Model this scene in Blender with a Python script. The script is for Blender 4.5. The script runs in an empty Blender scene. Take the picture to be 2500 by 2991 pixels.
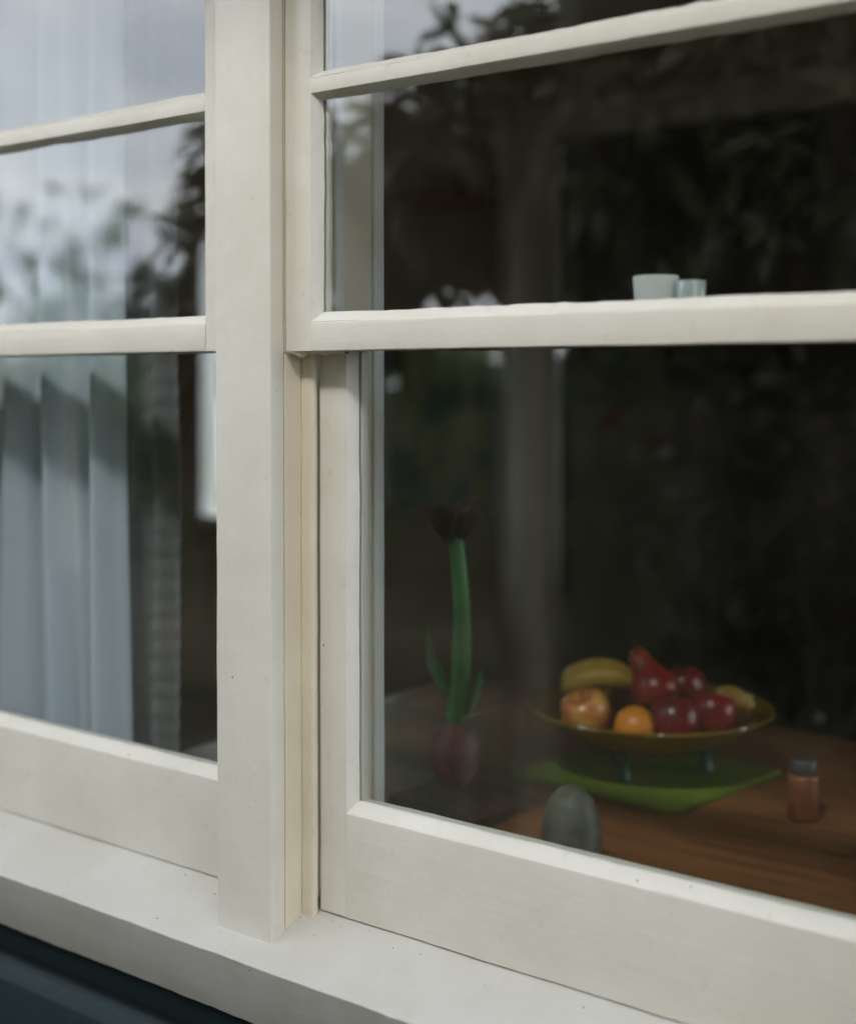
import bpy, bmesh, math, random
import numpy as np
from mathutils import Vector, Matrix, noise

R = math.radians
SC = bpy.context.scene
COL = SC.collection
random.seed(7)
rng = np.random.default_rng(11)

# ------------------------------------------------------------------ camera
cam_d = bpy.data.cameras.new("camera")
cam = bpy.data.objects.new("camera", cam_d)
COL.objects.link(cam)
cam.location = (1.1431, -1.1504, 1.55)
cam.rotation_euler = (R(90 - 1.2), 0, R(38.5))
cam_d.sensor_fit = 'VERTICAL'
cam_d.sensor_width = 30.09
cam_d.sensor_height = 36.0
cam_d.lens = 50.0
cam_d.shift_y = -0.0991
cam_d.clip_start = 0.05
cam_d.clip_end = 800
cam_d.dof.use_dof = True
cam_d.dof.focus_distance = 1.60
cam_d.dof.aperture_fstop = 2.05
SC.camera = cam

# ------------------------------------------------------------------ sky, sun, exposure
SUN_EL, SUN_AZ = R(47), R(12)      # azimuth: turned from the wall's normal towards +X
world = bpy.data.worlds.new("World")
SC.world = world
world.use_nodes = True
wn = world.node_tree
wn.nodes.clear()
wo = wn.nodes.new("ShaderNodeOutputWorld")
bg = wn.nodes.new("ShaderNodeBackground")
sky = wn.nodes.new("ShaderNodeTexSky")
sky.sky_type = 'NISHITA'
sky.sun_disc = False
sky.sun_elevation = SUN_EL
sky.sun_rotation = math.pi - SUN_AZ
sky.air_density = 1.0
sky.dust_density = 2.0
tc = wn.nodes.new("ShaderNodeTexCoord")
mp = wn.nodes.new("ShaderNodeMapping")
mp.inputs['Scale'].default_value = (1.0, 1.0, 2.6)
nz = wn.nodes.new("ShaderNodeTexNoise")
nz.inputs['Scale'].default_value = 4.2
nz.inputs['Detail'].default_value = 6
nz.inputs['Roughness'].default_value = 0.55
rp = wn.nodes.new("ShaderNodeValToRGB")
rp.color_ramp.elements[0].position = 0.33
rp.color_ramp.elements[0].color = (0.52, 0.58, 0.72, 1)
rp.color_ramp.elements[1].position = 0.66
rp.color_ramp.elements[1].color = (1.08, 1.08, 1.10, 1)
sc_ = wn.nodes.new("ShaderNodeVectorMath")
sc_.operation = 'SCALE'
sc_.inputs['Scale'].default_value = 26.0
mx = wn.nodes.new("ShaderNodeMix")
mx.data_type = 'RGBA'
mx.inputs['Factor'].default_value = 0.82
wn.links.new(tc.outputs['Generated'], mp.inputs['Vector'])
wn.links.new(mp.outputs['Vector'], nz.inputs['Vector'])
wn.links.new(nz.outputs['Fac'], rp.inputs['Fac'])
wn.links.new(rp.outputs['Color'], sc_.inputs[0])
wn.links.new(sky.outputs['Color'], mx.inputs['A'])
wn.links.new(sc_.outputs['Vector'], mx.inputs['B'])
wn.links.new(mx.outputs['Result'], bg.inputs['Color'])
bg.inputs['Strength'].default_value = 0.12
wn.links.new(bg.outputs['Background'], wo.inputs['Surface'])

sun_d = bpy.data.lights.new("sun", 'SUN')
sun_d.energy = 1.5
sun_d.angle = R(10)
sun_d.color = (1.0, 0.97, 0.92)
sun = bpy.data.objects.new("sun", sun_d)
COL.objects.link(sun)
sdir = Vector((math.sin(SUN_AZ) * math.cos(SUN_EL), -math.cos(SUN_AZ) * math.cos(SUN_EL), math.sin(SUN_EL)))
sun.rotation_euler = sdir.to_track_quat('Z', 'Y').to_euler()
sun.location = sdir * 20

vs = SC.view_settings
vs.view_transform = 'Standard'
vs.look = 'None'
vs.exposure = 0.80
vs.gamma = 1.0
vs.use_curve_mapping = False
SC.cycles.max_bounces = 7
SC.cycles.diffuse_bounces = 4
SC.cycles.transparent_max_bounces = 24
SC.cycles.use_denoising = True
SC.cycles.caustics_reflective = False
SC.cycles.caustics_refractive = False
SC.cycles.sample_clamp_indirect = 6.0


# ------------------------------------------------------------------ materials
class NT:
    def __init__(s, name):
        s.m = bpy.data.materials.new(name)
        s.m.use_nodes = True
        s.t = s.m.node_tree
        s.t.nodes.clear()
        s.out = s.t.nodes.new("ShaderNodeOutputMaterial")

    def n(s, kind, **kw):
        nd = s.t.nodes.new("ShaderNode" + kind)
        for k, v in kw.items():
            if k in nd.inputs:
                nd.inputs[k].default_value = v
            else:
                setattr(nd, k, v)
        return nd

    def l(s, a, b):
        s.t.links.new(a, b)

    def noise(s, vec, scale, detail=3, rough=.5):
        nd = s.n("TexNoise", Scale=scale, Detail=detail, Roughness=rough)
        s.l(vec, nd.inputs['Vector'])
        return nd.outputs['Fac']

    def ramp(s, fac, stops):
        nd = s.n("ValToRGB")
        e = nd.color_ramp.elements
        while len(e) < len(stops):
            e.new(.5)
        for k, (p, c) in enumerate(stops):
            e[k].position = p
            e[k].color = (*c, 1) if len(c) == 3 else c
        s.l(fac, nd.inputs['Fac'])
        return nd.outputs['Color']

    def mapping(s, vec, scale):
        nd = s.n("Mapping", Scale=scale)
        s.l(vec, nd.inputs['Vector'])
        return nd.outputs['Vector']

    def math(s, op, a, b=None):
        nd = s.n("Math", operation=op)
        for i, v in enumerate((a, b)):
            if v is None:
                continue
            if isinstance(v, (int, float)):
                nd.inputs[i].default_value = v
            else:
                s.l(v, nd.inputs[i])
        return nd.outputs[0]

    def mix(s, fac, a, b):
        nd = s.n("Mix", data_type='RGBA')
        for key, v in (('Factor', fac), ('A', a), ('B', b)):
            if isinstance(v, (int, float)):
                nd.inputs[key].default_value = v
            elif isinstance(v, tuple):
                nd.inputs[key].default_value = (*v, 1)
            else:
                s.l(v, nd.inputs[key])
        return nd.outputs['Result']

    def bump(s, h, strength, dist, prev=None):
        nd = s.n("Bump", Strength=strength, Distance=dist)
        s.l(h, nd.inputs['Height'])
        if prev is not None:
            s.l(prev, nd.inputs['Normal'])
        return nd.outputs['Normal']

    def pos(s):
        return s.n("NewGeometry").outputs['Position']


def paint(name, base, grain, rough=.42, dirt=1.0, spec=.45):
    """brushed house paint; grain = axis along which the brush ran"""
    t = NT(name)
    p = t.pos()
    sc = {'X': (3, 90, 90), 'Y': (90, 3, 90), 'Z': (90, 90, 3)}[grain]
    g = t.noise(t.mapping(p, sc), 2.2, 4, .6)
    sc2 = tuple(v * .35 for v in sc)
    g2 = t.noise(t.mapping(p, sc2), 2.0, 3, .5)
    lump = t.noise(p, 26, 3, .5)
    b = t.bump(g, .15, .0012)
    b = t.bump(g2, .19, .0024, b)
    b = t.bump(lump, .24, .004, b)
    b = t.bump(t.noise(p, 150, 3, .6), .10, .001, b)
    blotch = t.noise(p, 7, 4, .6)
    dark = tuple(c * k for c, k in zip(base, (.90, .885, .84)))
    col = t.mix(t.ramp(blotch, [(.3, (0, 0, 0)), (.72, (1, 1, 1))]), dark, base)
    col = t.mix(t.math('MULTIPLY', t.ramp(g, [(.35, (1, 1, 1)), (.6, (0, 0, 0))]), .06), col, tuple(c * .72 for c in base))
    # fly specks and dirt
    v = t.n("TexVoronoi", Scale=34.0)
    t.l(p, v.inputs['Vector'])
    spot = t.math('LESS_THAN', v.outputs['Distance'], .045)
    sep = t.n("SeparateColor")
    t.l(v.outputs['Color'], sep.inputs[0])
    pick = t.math('GREATER_THAN', sep.outputs[0], .84)
    speck = t.math('MULTIPLY', t.math('MULTIPLY', spot, pick), .8 * dirt)
    col = t.mix(speck, col, (.10, .07, .05))
    grime = t.math('MULTIPLY', t.ramp(t.noise(p, 55, 5, .7), [(.60, (0, 0, 0)), (.80, (1, 1, 1))]), 0.34 * dirt)
    col = t.mix(grime, col, (.36, .31, .24))
    bs = t.n("BsdfPrincipled", Roughness=rough)
    bs.inputs['Specular IOR Level'].default_value = spec
    t.l(col, bs.inputs['Base Color'])
    t.l(b, bs.inputs['Normal'])
    t.l(bs.outputs[0], t.out.inputs['Surface'])
    return t.m


CREAM = (.71, .685, .605)
M_X = paint("cream_paint_along_x", CREAM, 'X')
M_Z = paint("cream_paint_upright", CREAM, 'Z')
M_PUTTY = paint("cream_paint_putty", (.72, .705, .645), 'X', .38)
M_SILL = paint("cream_paint_sill", (.54, .535, .495), 'X', .45, 1.6)
M_JAMB = paint("cream_paint_jamb", (.69, .625, .49), 'Z', .45)
M_INNER = paint("white_paint_indoors", (.66, .66, .64), 'Z', .5, .3)
M_TEAL = paint("teal_weatherboard_paint", (.015, .033, .037), 'X', .62, .15, .25)
M_SOFFIT = paint("soffit_paint", (.62, .62, .58), 'X', .5)


def glass_pane():
    t = NT("window_glass")
    lw = t.n("LayerWeight", Blend=.5)
    f5 = t.math('POWER', lw.outputs['Facing'], 5.0)
    fac = t.math('ADD', t.math('MULTIPLY', f5, .95), .050)
    h = t.noise(t.mapping(t.pos(), (1, 1, .55)), 6.0, 2, .45)
    b = t.bump(h, .10, .0016)
    gl = t.n("BsdfGlossy", Roughness=.0)
    gl.inputs['Color'].default_value = (.97, .985, 1, 1)
    t.l(b, gl.inputs['Normal'])
    tr = t.n("BsdfTransparent")
    tr.inputs['Color'].default_value = (.955, .975, .965, 1)
    ms = t.n("MixShader")
    t.l(fac, ms.inputs[0])
    t.l(tr.outputs[0], ms.inputs[1])
    t.l(gl.outputs[0], ms.inputs[2])
    # dust film adding haze to lift darks, faint wipe smears and dried rain spots
    p = t.pos()
    smear = t.ramp(t.noise(t.mapping(p, (5, 5, 1.6)), 3.0, 5, .62), [(.42, (0, 0, 0)), (.75, (1, 1, 1))])
    vo = t.n("TexVoronoi", Scale=70.0)
    t.l(p, vo.inputs['Vector'])
    sep = t.n("SeparateColor")
    t.l(vo.outputs['Color'], sep.inputs[0])
    ringd = t.math('ABSOLUTE', t.math('SUBTRACT', vo.outputs['Distance'], .13))
    drop = t.math('MULTIPLY', t.math('LESS_THAN', ringd, .035), t.math('GREATER_THAN', sep.outputs[1], .80))
    film = t.math('ADD', t.math('ADD', .0022, t.math('MULTIPLY', smear, .0055)), t.math('MULTIPLY', drop, .014))
    df = t.n("BsdfDiffuse")
    df.inputs['Color'].default_value = (.80, .72, .58, 1)
    md = t.n("MixShader")
    t.l(film, md.inputs[0])
    t.l(ms.outputs[0], md.inputs[1])
    t.l(df.outputs[0], md.inputs[2])
    t.l(md.outputs[0], t.out.inputs['Surface'])
    return t.m


M_GLASS = glass_pane()


def clear_glass(name, tint=(.90, .96, .94), gloss=.06, haze=.0, hazecol=(.7, .75, .72)):
    t = NT(name)
    lw = t.n("LayerWeight", Blend=.5)
    fac = t.math('ADD', t.math('MULTIPLY', t.math('POWER', lw.outputs['Facing'], 4.0), .8), gloss)
    gl = t.n("BsdfGlossy", Roughness=.04)
    tr = t.n("BsdfTransparent")
    tr.inputs['Color'].default_value = (*tint, 1)
    df = t.n("BsdfDiffuse")
    df.inputs['Color'].default_value = (*hazecol, 1)
    tl = t.n("BsdfTranslucent")
    tl.inputs['Color'].default_value = (*hazecol, 1)
    ad = t.n("MixShader")
    ad.inputs[0].default_value = .5
    t.l(df.outputs[0], ad.inputs[1])
    t.l(tl.outputs[0], ad.inputs[2])
    m0 = t.n("MixShader")
    m0.inputs[0].default_value = haze
    t.l(tr.outputs[0], m0.inputs[1])
    t.l(ad.outputs[0], m0.inputs[2])
    ms = t.n("MixShader")
    t.l(fac, ms.inputs[0])
    t.l(m0.outputs[0], ms.inputs[1])
    t.l(gl.outputs[0], ms.inputs[2])
    t.l(ms.outputs[0], t.out.inputs['Surface'])
    return t.m


def plain(name, c0, c1, scale=12, rough=.5, stretch=(1, 1, 1), bump=.1, bd=.002, spec=.4, stops=(.35, .65), detail=4):
    t = NT(name)
    tcn = t.n("TexCoord").outputs['Object']
    h = t.noise(t.mapping(tcn, stretch), scale, detail, .6)
    bs = t.n("BsdfPrincipled", Roughness=rough)
    bs.inputs['Specular IOR Level'].default_value = spec
    t.l(t.ramp(h, [(stops[0], c0), (stops[1], c1)]), bs.inputs['Base Color'])
    if bump:
        t.l(t.bump(h, bump, bd), bs.inputs['Normal'])
    t.l(bs.outputs[0], t.out.inputs['Surface'])
    return t.m


def leaf_mat(name, c0, c1, c2=None, trans=.3, rough=.38, scale=9):
    t = NT(name)
    h = t.noise(t.pos(), scale, 2, .5)
    stops = [(.3, c0), (.6, c1)] + ([(.74, c2)] if c2 else [])
    col = t.ramp(h, stops)
    bs = t.n("BsdfPrincipled", Roughness=rough)
    t.l(col, bs.inputs['Base Color'])
    tl = t.n("BsdfTranslucent")
    t.l(t.mix(.5, col, c2 or c1), tl.inputs['Color'])
    ms = t.n("MixShader")
    ms.inputs[0].default_value = trans
    t.l(bs.outputs[0], ms.inputs[1])
    t.l(tl.outputs[0], ms.inputs[2])
    t.l(ms.outputs[0], t.out.inputs['Surface'])
    return t.m


def fabric(name, col, dark, trans, weave=(700, 700, 700), ruche=0):
    t = NT(name)
    p = t.pos()
    h = t.noise(t.mapping(p, weave), 1.0, 2, .5)
    big = t.noise(p, 5, 3, .5)
    c = t.mix(t.math('MULTIPLY', h, .5), col, dark)
    c = t.mix(t.math('MULTIPLY', big, .35), c, dark)
    df = t.n("BsdfDiffuse", Roughness=.6)
    tl = t.n("BsdfTranslucent")
    t.l(c, df.inputs['Color'])
    t.l(c, tl.inputs['Color'])
    b = t.bump(h, .15, .0006)
    t.l(b, df.inputs['Normal'])
    ms = t.n("MixShader")
    ms.inputs[0].default_value = trans
    t.l(df.outputs[0], ms.inputs[1])
    t.l(tl.outputs[0], ms.inputs[2])
    t.l(ms.outputs[0], t.out.inputs['Surface'])
    return t.m


# ------------------------------------------------------------------ object helpers
def tag(o, label=None, cat=None, group=None, kind=None):
    for k, v in (('label', label), ('category', cat), ('group', group), ('kind', kind)):
        if v:
            o[k] = v
    return o


def empty(name, loc, label, cat, group=None, rz=0.0):
    o = bpy.data.objects.new(name, None)
    COL.objects.link(o)
    o.location = loc
    o.rotation_euler = (0, 0, rz)
    o.empty_display_size = .05
    return tag(o, label, cat, group)


def mesh_obj(name, verts, faces, mat, parent=None, smooth=None, world_coords=True):
    me = bpy.data.meshes.new(name)
    me.from_pydata([tuple(v) for v in verts], [], faces)
    bm = bmesh.new()
    bm.from_mesh(me)
    bmesh.ops.recalc_face_normals(bm, faces=bm.faces)
    bm.to_mesh(me)
    bm.free()
    return link(name, me, mat, parent, smooth, world_coords)


def link(name, me, mat, parent=None, smooth=None, world_coords=True):
    if mat:
        me.materials.append(mat)
    if smooth is not None:
        for p in me.polygons:
            p.use_smooth = True
        if smooth < 179:
            me.set_sharp_from_angle(angle=R(smooth))
    o = bpy.data.objects.new(name, me)
    COL.objects.link(o)
    if parent is not None:
        o.parent = parent
        if world_coords:      # vertices are given in world space: undo the parents' placement
            m = Matrix.Identity(4)
            q = parent
            while q is not None:
                m = q.matrix_basis @ m
                q = q.parent
            me.transform(m.inverted())
    return o


def jit(p, amp, f1=9.0, f2=55.0):
    v = noise.noise_vector(p * f1) * amp + noise.noise_vector(p * f2 + Vector((3.1, 8.7, 1.3))) * (amp * .55)
    return p + v


def fillet(pts, r, n=3):
    out = []
    m = len(pts)
    for i in range(m):
        a, b, c = Vector(pts[i - 1]), Vector(pts[i]), Vector(pts[(i + 1) % m])
        d1, d2 = (a - b), (c - b)
        rr = min(r, d1.length * .45, d2.length * .45)
        p0, p1 = b + d1.normalized() * rr, b + d2.normalized() * rr
        for k in range(n + 1):
            s = k / n
            out.append(tuple((1 - s) ** 2 * p0 + 2 * s * (1 - s) * b + s * s * p1))
    return out


def bar(name, prof, axis, a0, a1, mat, parent=None, r=.0015, amp=.0005, seg=.010, cut=None, nf=3):
    """extrude a 2-D profile along X (profile = Y,Z) or along Z (profile = X,Y), softened arrises, hand-painted wobble.
    cut(u, v, end) -> offset of an end, for mitres and slopes"""
    pr = fillet(prof, r, nf) if r > 0 else list(prof)
    n = max(2, int((a1 - a0) / seg))
    vs, fs = [], []
    m = len(pr)
    for i in range(n + 1):
        s = i / n
        for (u, v) in pr:
            lo = a0 + (cut(u, v, 0) if cut else 0)
            hi = a1 + (cut(u, v, 1) if cut else 0)
            a = lo + (hi - lo) * s
            p = Vector((a, u, v)) if axis == 'X' else Vector((u, v, a))
            vs.append(jit(p, amp) if amp else p)
    for i in range(n):
        for k in range(m):
            k2 = (k + 1) % m
            fs.append((i * m + k, i * m + k2, (i + 1) * m + k2, (i + 1) * m + k))
    fs.append(tuple(range(m)))
    fs.append(tuple(n * m + k for k in range(m)))
    return mesh_obj(name, vs, fs, mat, parent, 38)


def box(name, lo, hi, mat, parent=None, bev=.004):
    bm = bmesh.new()
    bmesh.ops.create_cube(bm, size=1)
    for v in bm.verts:
        v.co = Vector([(lo[i] + hi[i]) / 2 + v.co[i] * (hi[i] - lo[i]) for i in range(3)])
    if bev:
        bmesh.ops.bevel(bm, geom=list(bm.edges), offset=bev, segments=2, affect='EDGES', profile=.6)
    me = bpy.data.meshes.new(name)
    bm.to_mesh(me)
    bm.free()
    return link(name, me, mat, parent, 38 if bev else None)


def lathe(name, prof, centre, mat, parent=None, n=32, smooth=50, squash=(1, 1), wob=0.0, tilt=None):
    vs, fs = [], []
    m = len(prof)
    for i in range(n):
        a = 2 * math.pi * i / n
        for (r, z) in prof:
            k = 1 + wob * noise.noise(Vector((math.cos(a) * 1.3 + centre[0] * 40, math.sin(a) * 1.3, z * 20)))
            p = Vector((r * math.cos(a) * squash[0] * k, r * math.sin(a) * squash[1] * k, z))
            if tilt:
                p = tilt @ p
            vs.append(p + Vector(centre))
    for i in range(n):
        j = (i + 1) % n
        for k in range(m - 1):
            fs.append((i * m + k, j * m + k, j * m + k + 1, i * m + k + 1))
    me = bpy.data.meshes.new(name)
    me.from_pydata([tuple(v) for v in vs], [], fs)
    bm = bmesh.new()
    bm.from_mesh(me)
    bmesh.ops.remove_doubles(bm, verts=bm.verts, dist=1e-5)
    bmesh.ops.recalc_face_normals(bm, faces=bm.faces)
    bm.to_mesh(me)
    bm.free()
    return link(name, me, mat, parent, smooth)


def tube(name, pts, rads, mat, parent=None, n=12, smooth=60, wob=0.0):
    pts = [Vector(p) for p in pts]
    vs, fs = [], []
    up = Vector((.13, .92, .3)).normalized()
    for i, p in enumerate(pts):
        d = (pts[min(i + 1, len(pts) - 1)] - pts[max(i - 1, 0)]).normalized()
        a = d.cross(up)
        if a.length < 1e-3:
            a = d.cross(Vector((1, 0, 0)))
        a.normalize()
        b = d.cross(a)
        for k in range(n):
            t = 2 * math.pi * k / n
            r = rads[i] * (1 + wob * noise.noise(Vector((math.cos(t) * 1.5, math.sin(t) * 1.5, i * .55)) + p))
            vs.append(p + (a * math.cos(t) + b * math.sin(t)) * r)
    m = len(pts)
    for i in range(m - 1):
        for k in range(n):
            k2 = (k + 1) % n
            fs.append((i * n + k, i * n + k2, (i + 1) * n + k2, (i + 1) * n + k))
    fs.append(tuple(range(n)))
    fs.append(tuple((m - 1) * n + k for k in range(n)))
    return mesh_obj(name, vs, fs, mat, parent, smooth)


def curve_pts(p0, p1, sag, n=9):
    p0, p1, sag = Vector(p0), Vector(p1), Vector(sag)
    return [p0.lerp(p1, i / (n - 1)) + sag * (4 * (i / (n - 1)) * (1 - i / (n - 1))) for i in range(n)]


# ------------------------------------------------------------------ ground
M_GROUND = plain("garden_ground", (.022, .026, .012), (.06, .05, .03), 1.6, .95, bump=.6, bd=.05, spec=.1)
g = mesh_obj("ground", [(-220, -220, 0), (220, -220, 0), (220, 220, 0), (-220, 220, 0)], [(0, 1, 2, 3)], M_GROUND)
tag(g, "dark shaded garden soil and lawn", "ground", kind="structure")

# ------------------------------------------------------------------ window geometry (metres)
Y1, YG1, YB1 = .023, .036, .048          # upper sashes: face, glass, back
Y2, YG2, YB2 = .060, .073, .090          # lower sashes
XM0, XM1 = -.090, 0.0                    # mullion
WW = .750                                # clear width of one light
XR0, XR1 = XM1, XM1 + WW
XL0, XL1 = XM0 - WW, XM0
ZH = 2.19                                # underside of head
SILL_Z0, SILL_SL = .9065, .408           # sill top: z at Y=0 and slope


def sill_z(y):
    return SILL_Z0 + SILL_SL * y


# ---- fixed frame
frame = empty("window_frame", (-.045, .02, .82), "cream painted window frame with broad central mullion and sloping sill", "window frame")
bar("mullion_facing", [(XM0, 0), (XM1, 0), (XM1, Y1 - .0008), (XM0, Y1 - .0008)], 'Z', .90, 2.30, M_Z, frame, .0022, .00045,
    cut=lambda u, v, e: (sill_z(v) - .90 - .0015) if e == 0 else 0)
# pulley stiles either side of the mullion box (lined right through the wall)
bar("pulley_stile", [(XM1 - .022, Y1), (XM1 - .0002, Y1), (XM1 - .0002, .176), (XM1 - .022, .176)], 'Z', .90, ZH, M_JAMB, frame, .0012, .0004,
    cut=lambda u, v, e: (sill_z(min(v, .1)) - .90 - .002) if e == 0 else 0)
bar("pulley_stile", [(XM0 + .0002, Y1), (XM0 + .022, Y1), (XM0 + .022, .176), (XM0 + .0002, .176)], 'Z', .90, ZH, M_JAMB, frame, .0012, .0004,
    cut=lambda u, v, e: (sill_z(min(v, .1)) - .90 - .002) if e == 0 else 0)
bar("inner_mullion_lining", [(XM0 - .004, .1765), (XM1 + .004, .1765), (XM1 + .004, .196), (XM0 - .004, .196)], 'Z', .9, 2.3, M_INNER, frame, .003, .0003)
for x0, x1 in ((XR1, XR1 + .024), (XL0 - .024, XL0)):
    bar("pulley_stile", [(x0, Y1), (x1, Y1), (x1, .176), (x0, .176)], 'Z', .90, ZH, M_JAMB, frame, .0012, .0003,
        cut=lambda u, v, e: (sill_z(min(v, .1)) - .90 - .002) if e == 0 else 0)
for x0, x1 in ((XR1 + .001, XR1 + .09), (XL0 - .09, XL0 - .001)):
    bar("outer_casing", [(x0, 0), (x1, 0), (x1, Y1 - .001), (x0, Y1 - .001)], 'Z', .90, 2.30, M_Z, frame, .0022, .0004,
        cut=lambda u, v, e: (sill_z(v) - .90 - .0015) if e == 0 else 0)
# parting beads
for x0, x1 in ((XM1 - .001, XM1 + .0195), (XR1 - .0195, XR1 + .001), (XM0 - .0195, XM0 + .001), (XL0 - .001, XL0 + .0195)):
    bar("parting_bead", [(x0, .0488), (x1, .0488), (x1, .0590), (x0, .0590)], 'Z', .91, ZH, M_JAMB, frame, .0042, .0006,
        cut=lambda u, v, e: (sill_z(v) - .91 - .002) if e == 0 else 0, seg=.008)
# inner stops
for x0, x1 in ((XM1 - .001, XM1 + .012), (XR1 - .012, XR1 + .001), (XM0 - .012, XM0 + .001), (XL0 - .001, XL0 + .012)):
    bar("stop_bead", [(x0, .0985), (x1, .0985), (x1, .114), (x0, .114)], 'Z', .93, ZH, M_INNER, frame, .003, .0003)
bar("head", [(Y1 - .001, ZH), (.196, ZH), (.196, ZH + .05), (Y1 - .001, ZH + .05)], 'X', XL0 - .09, XR1 + .09, M_X, frame, .002, .0003)
bar("head_casing", [(-.004, ZH + .012), (Y1 - .002, ZH + .012), (Y1 - .002, ZH + .12), (-.004, ZH + .12)], 'X', XL0 - .10, XR1 + .10, M_X, frame, .003, .0004)
# sill: sloped top, undercut nose
sill_prof = [(-.0338, sill_z(-.0338)), (.105, sill_z(.105)), (.105, .835), (.012, .8055), (-.0045, .8085)]
bar("sill", sill_prof, 'X', XL0 - .11, XR1 + .11, M_SILL, frame, .0022, .0012, seg=.006, nf=4)
bar("inner_sill_board", [(.106, .90), (.235, .90), (.235, .925), (.106, .925)], 'X', XL0 - .05, XR1 + .05, M_INNER, frame, .004, .0002)


def putty(parent, x0, x1, z0, z1, yr, yg, off, mat=None):
    """bevelled putty round one pane: (x0..z1) is the glass line, off = (left, right, bottom, top) width of the bevel"""
    l, r, b, t = off
    yr = yr + .0002
    sides = [
        ((x0 - l, z0 - b), (x1 + r, z0 - b), (x0, z0), (x1, z0), (0, -1)),      # bottom
        ((x0 - l, z1 + t), (x1 + r, z1 + t), (x0, z1), (x1, z1), (0, 1)),       # top
        ((x0 - l, z0 - b), (x0 - l, z1 + t), (x0, z0), (x0, z1), (-1, 0)),      # left
        ((x1 + r, z0 - b), (x1 + r, z1 + t), (x1, z0), (x1, z1), (1, 0)),       # right
    ]
    for (a0, a1, g0, g1, dr) in sides:
        L = max(abs(a1[0] - a0[0]), abs(a1[1] - a0[1]))
        n = max(8, int(L / .007))
        vs, fs = [], []
        for i in range(n + 1):
            s = i / n
            ax, az = a0[0] + (a1[0] - a0[0]) * s, a0[1] + (a1[1] - a0[1]) * s
            gx, gz = g0[0] + (g1[0] - g0[0]) * s, g0[1] + (g1[1] - g0[1]) * s
            ring = [Vector((ax + dr[0] * .002, yg + .001, az + dr[1] * .002))]
            for k in range(5):
                w = k / 4
                p = Vector((ax + (gx - ax) * w, yr + (yg + .0008 - yr) * w - .0007 * math.sin(math.pi * w), az + (gz - az) * w))
                am = .0003 + .0012 * w
                p = p + noise.noise_vector(p * 11) * am * .9 + noise.noise_vector(p * 60 + Vector((5, 1, 2))) * am * (.35 + .9 * max(0.0, noise.noise(p * 7)))
                if k == 4:
                    p.y = yg + .0008
                ring.append(p)
            vs += ring
        m = 6
        for i in range(n):
            for k in range(m):
                k2 = (k + 1) % m
                fs.append((i * m + k, i * m + k2, (i + 1) * m + k2, (i + 1) * m + k))
        fs.append(tuple(range(m)))
        fs.append(tuple(n * m + k for k in range(m)))
        mesh_obj("putty", vs, fs, mat or M_PUTTY, parent, 42)


def pane(parent, x0, x1, z0, z1, yg):
    box("glass_pane", (x0 - .005, yg, z0 - .005), (x1 + .005, yg + .003, z1 + .005), M_GLASS, parent, 0)


def stile(parent, xo, xr, xs, yf, yg, yb, z0, z1, amp=.0005):
    pts = [(xo, yf), (xr, yf), (xr, yg + .0045), (xs, yg + .0045), (xs, yb), (xo, yb)]
    bar("stile", pts, 'Z', z0, z1, M_Z, parent, .0016, amp)


def rail(name, parent, x0, x1, zo, zr, zs, yf, yg, yb, amp=.0005, mat=None, r=.0016):
    pts = [(yf, zo), (yf, zr), (yg + .0045, zr), (yg + .0045, zs), (yb, zs), (yb, zo)]
    return bar(name, pts, 'X', x0, x1, mat or M_X, parent, r, amp)


def upper_sash(xa, xb, label, dz=0.0):
    """xa..xb clear width between the pulley stiles"""
    s = empty("upper_sash", ((xa + xb) / 2, Y1, 1.584 + dz), label, "window sash")
    x0, x1 = xa + .0013, xb - .0013
    gx0, gx1 = x0 + .0479, x1 - .0479
    rx0, rx1 = x0 + .0409, x1 - .0409
    zb, zt = 1.584 + dz, ZH - .003
    zrid, zgl = 1.6165 + dz, 1.6275 + dz
    m0, m1, m2, m3 = 1.865, 1.8725, 1.890, 1.8985         # glazing bar: glass line, arris, arris, glass line
    ztr, ztg = zt - .045, zt - .052
    stile(s, x0, rx0, gx0 + .003, Y1, YG1, YB1, zb, zt)
    stile(s, x1, rx1, gx1 - .003, Y1, YG1, YB1, zb, zt)
    rail("meeting_rail", s, rx0 - .0002, rx1 + .0002, zb - .0006, zrid, zgl - .001, Y1 - .0003, YG1, YB1 + .002, .0007)
    rail("top_rail", s, rx0, rx1, zt, ztr, ztg - .003, Y1, YG1, YB1)
    bar("glazing_bar", [(Y1, m1), (Y1, m2), (YG1 + .0045, m2), (YG1 + .0045, m3 - .004), (YB1, m3 - .006), (YB1, m0 + .006), (YG1 + .0045, m0 + .004), (YG1 + .0045, m1)],
        'X', rx0 - .001, rx1 + .001, M_X, s, .0012, .0006)
    putty(s, gx0, gx1, zgl, m0, Y1, YG1, (.0073, .0073, .011, .0077))
    putty(s, gx0, gx1, m3, ztg, Y1, YG1, (.0073, .0073, .0087, .007))
    pane(s, gx0, gx1, zgl, m0, YG1)
    pane(s, gx0, gx1, m3, ztg, YG1)
    return s


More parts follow.
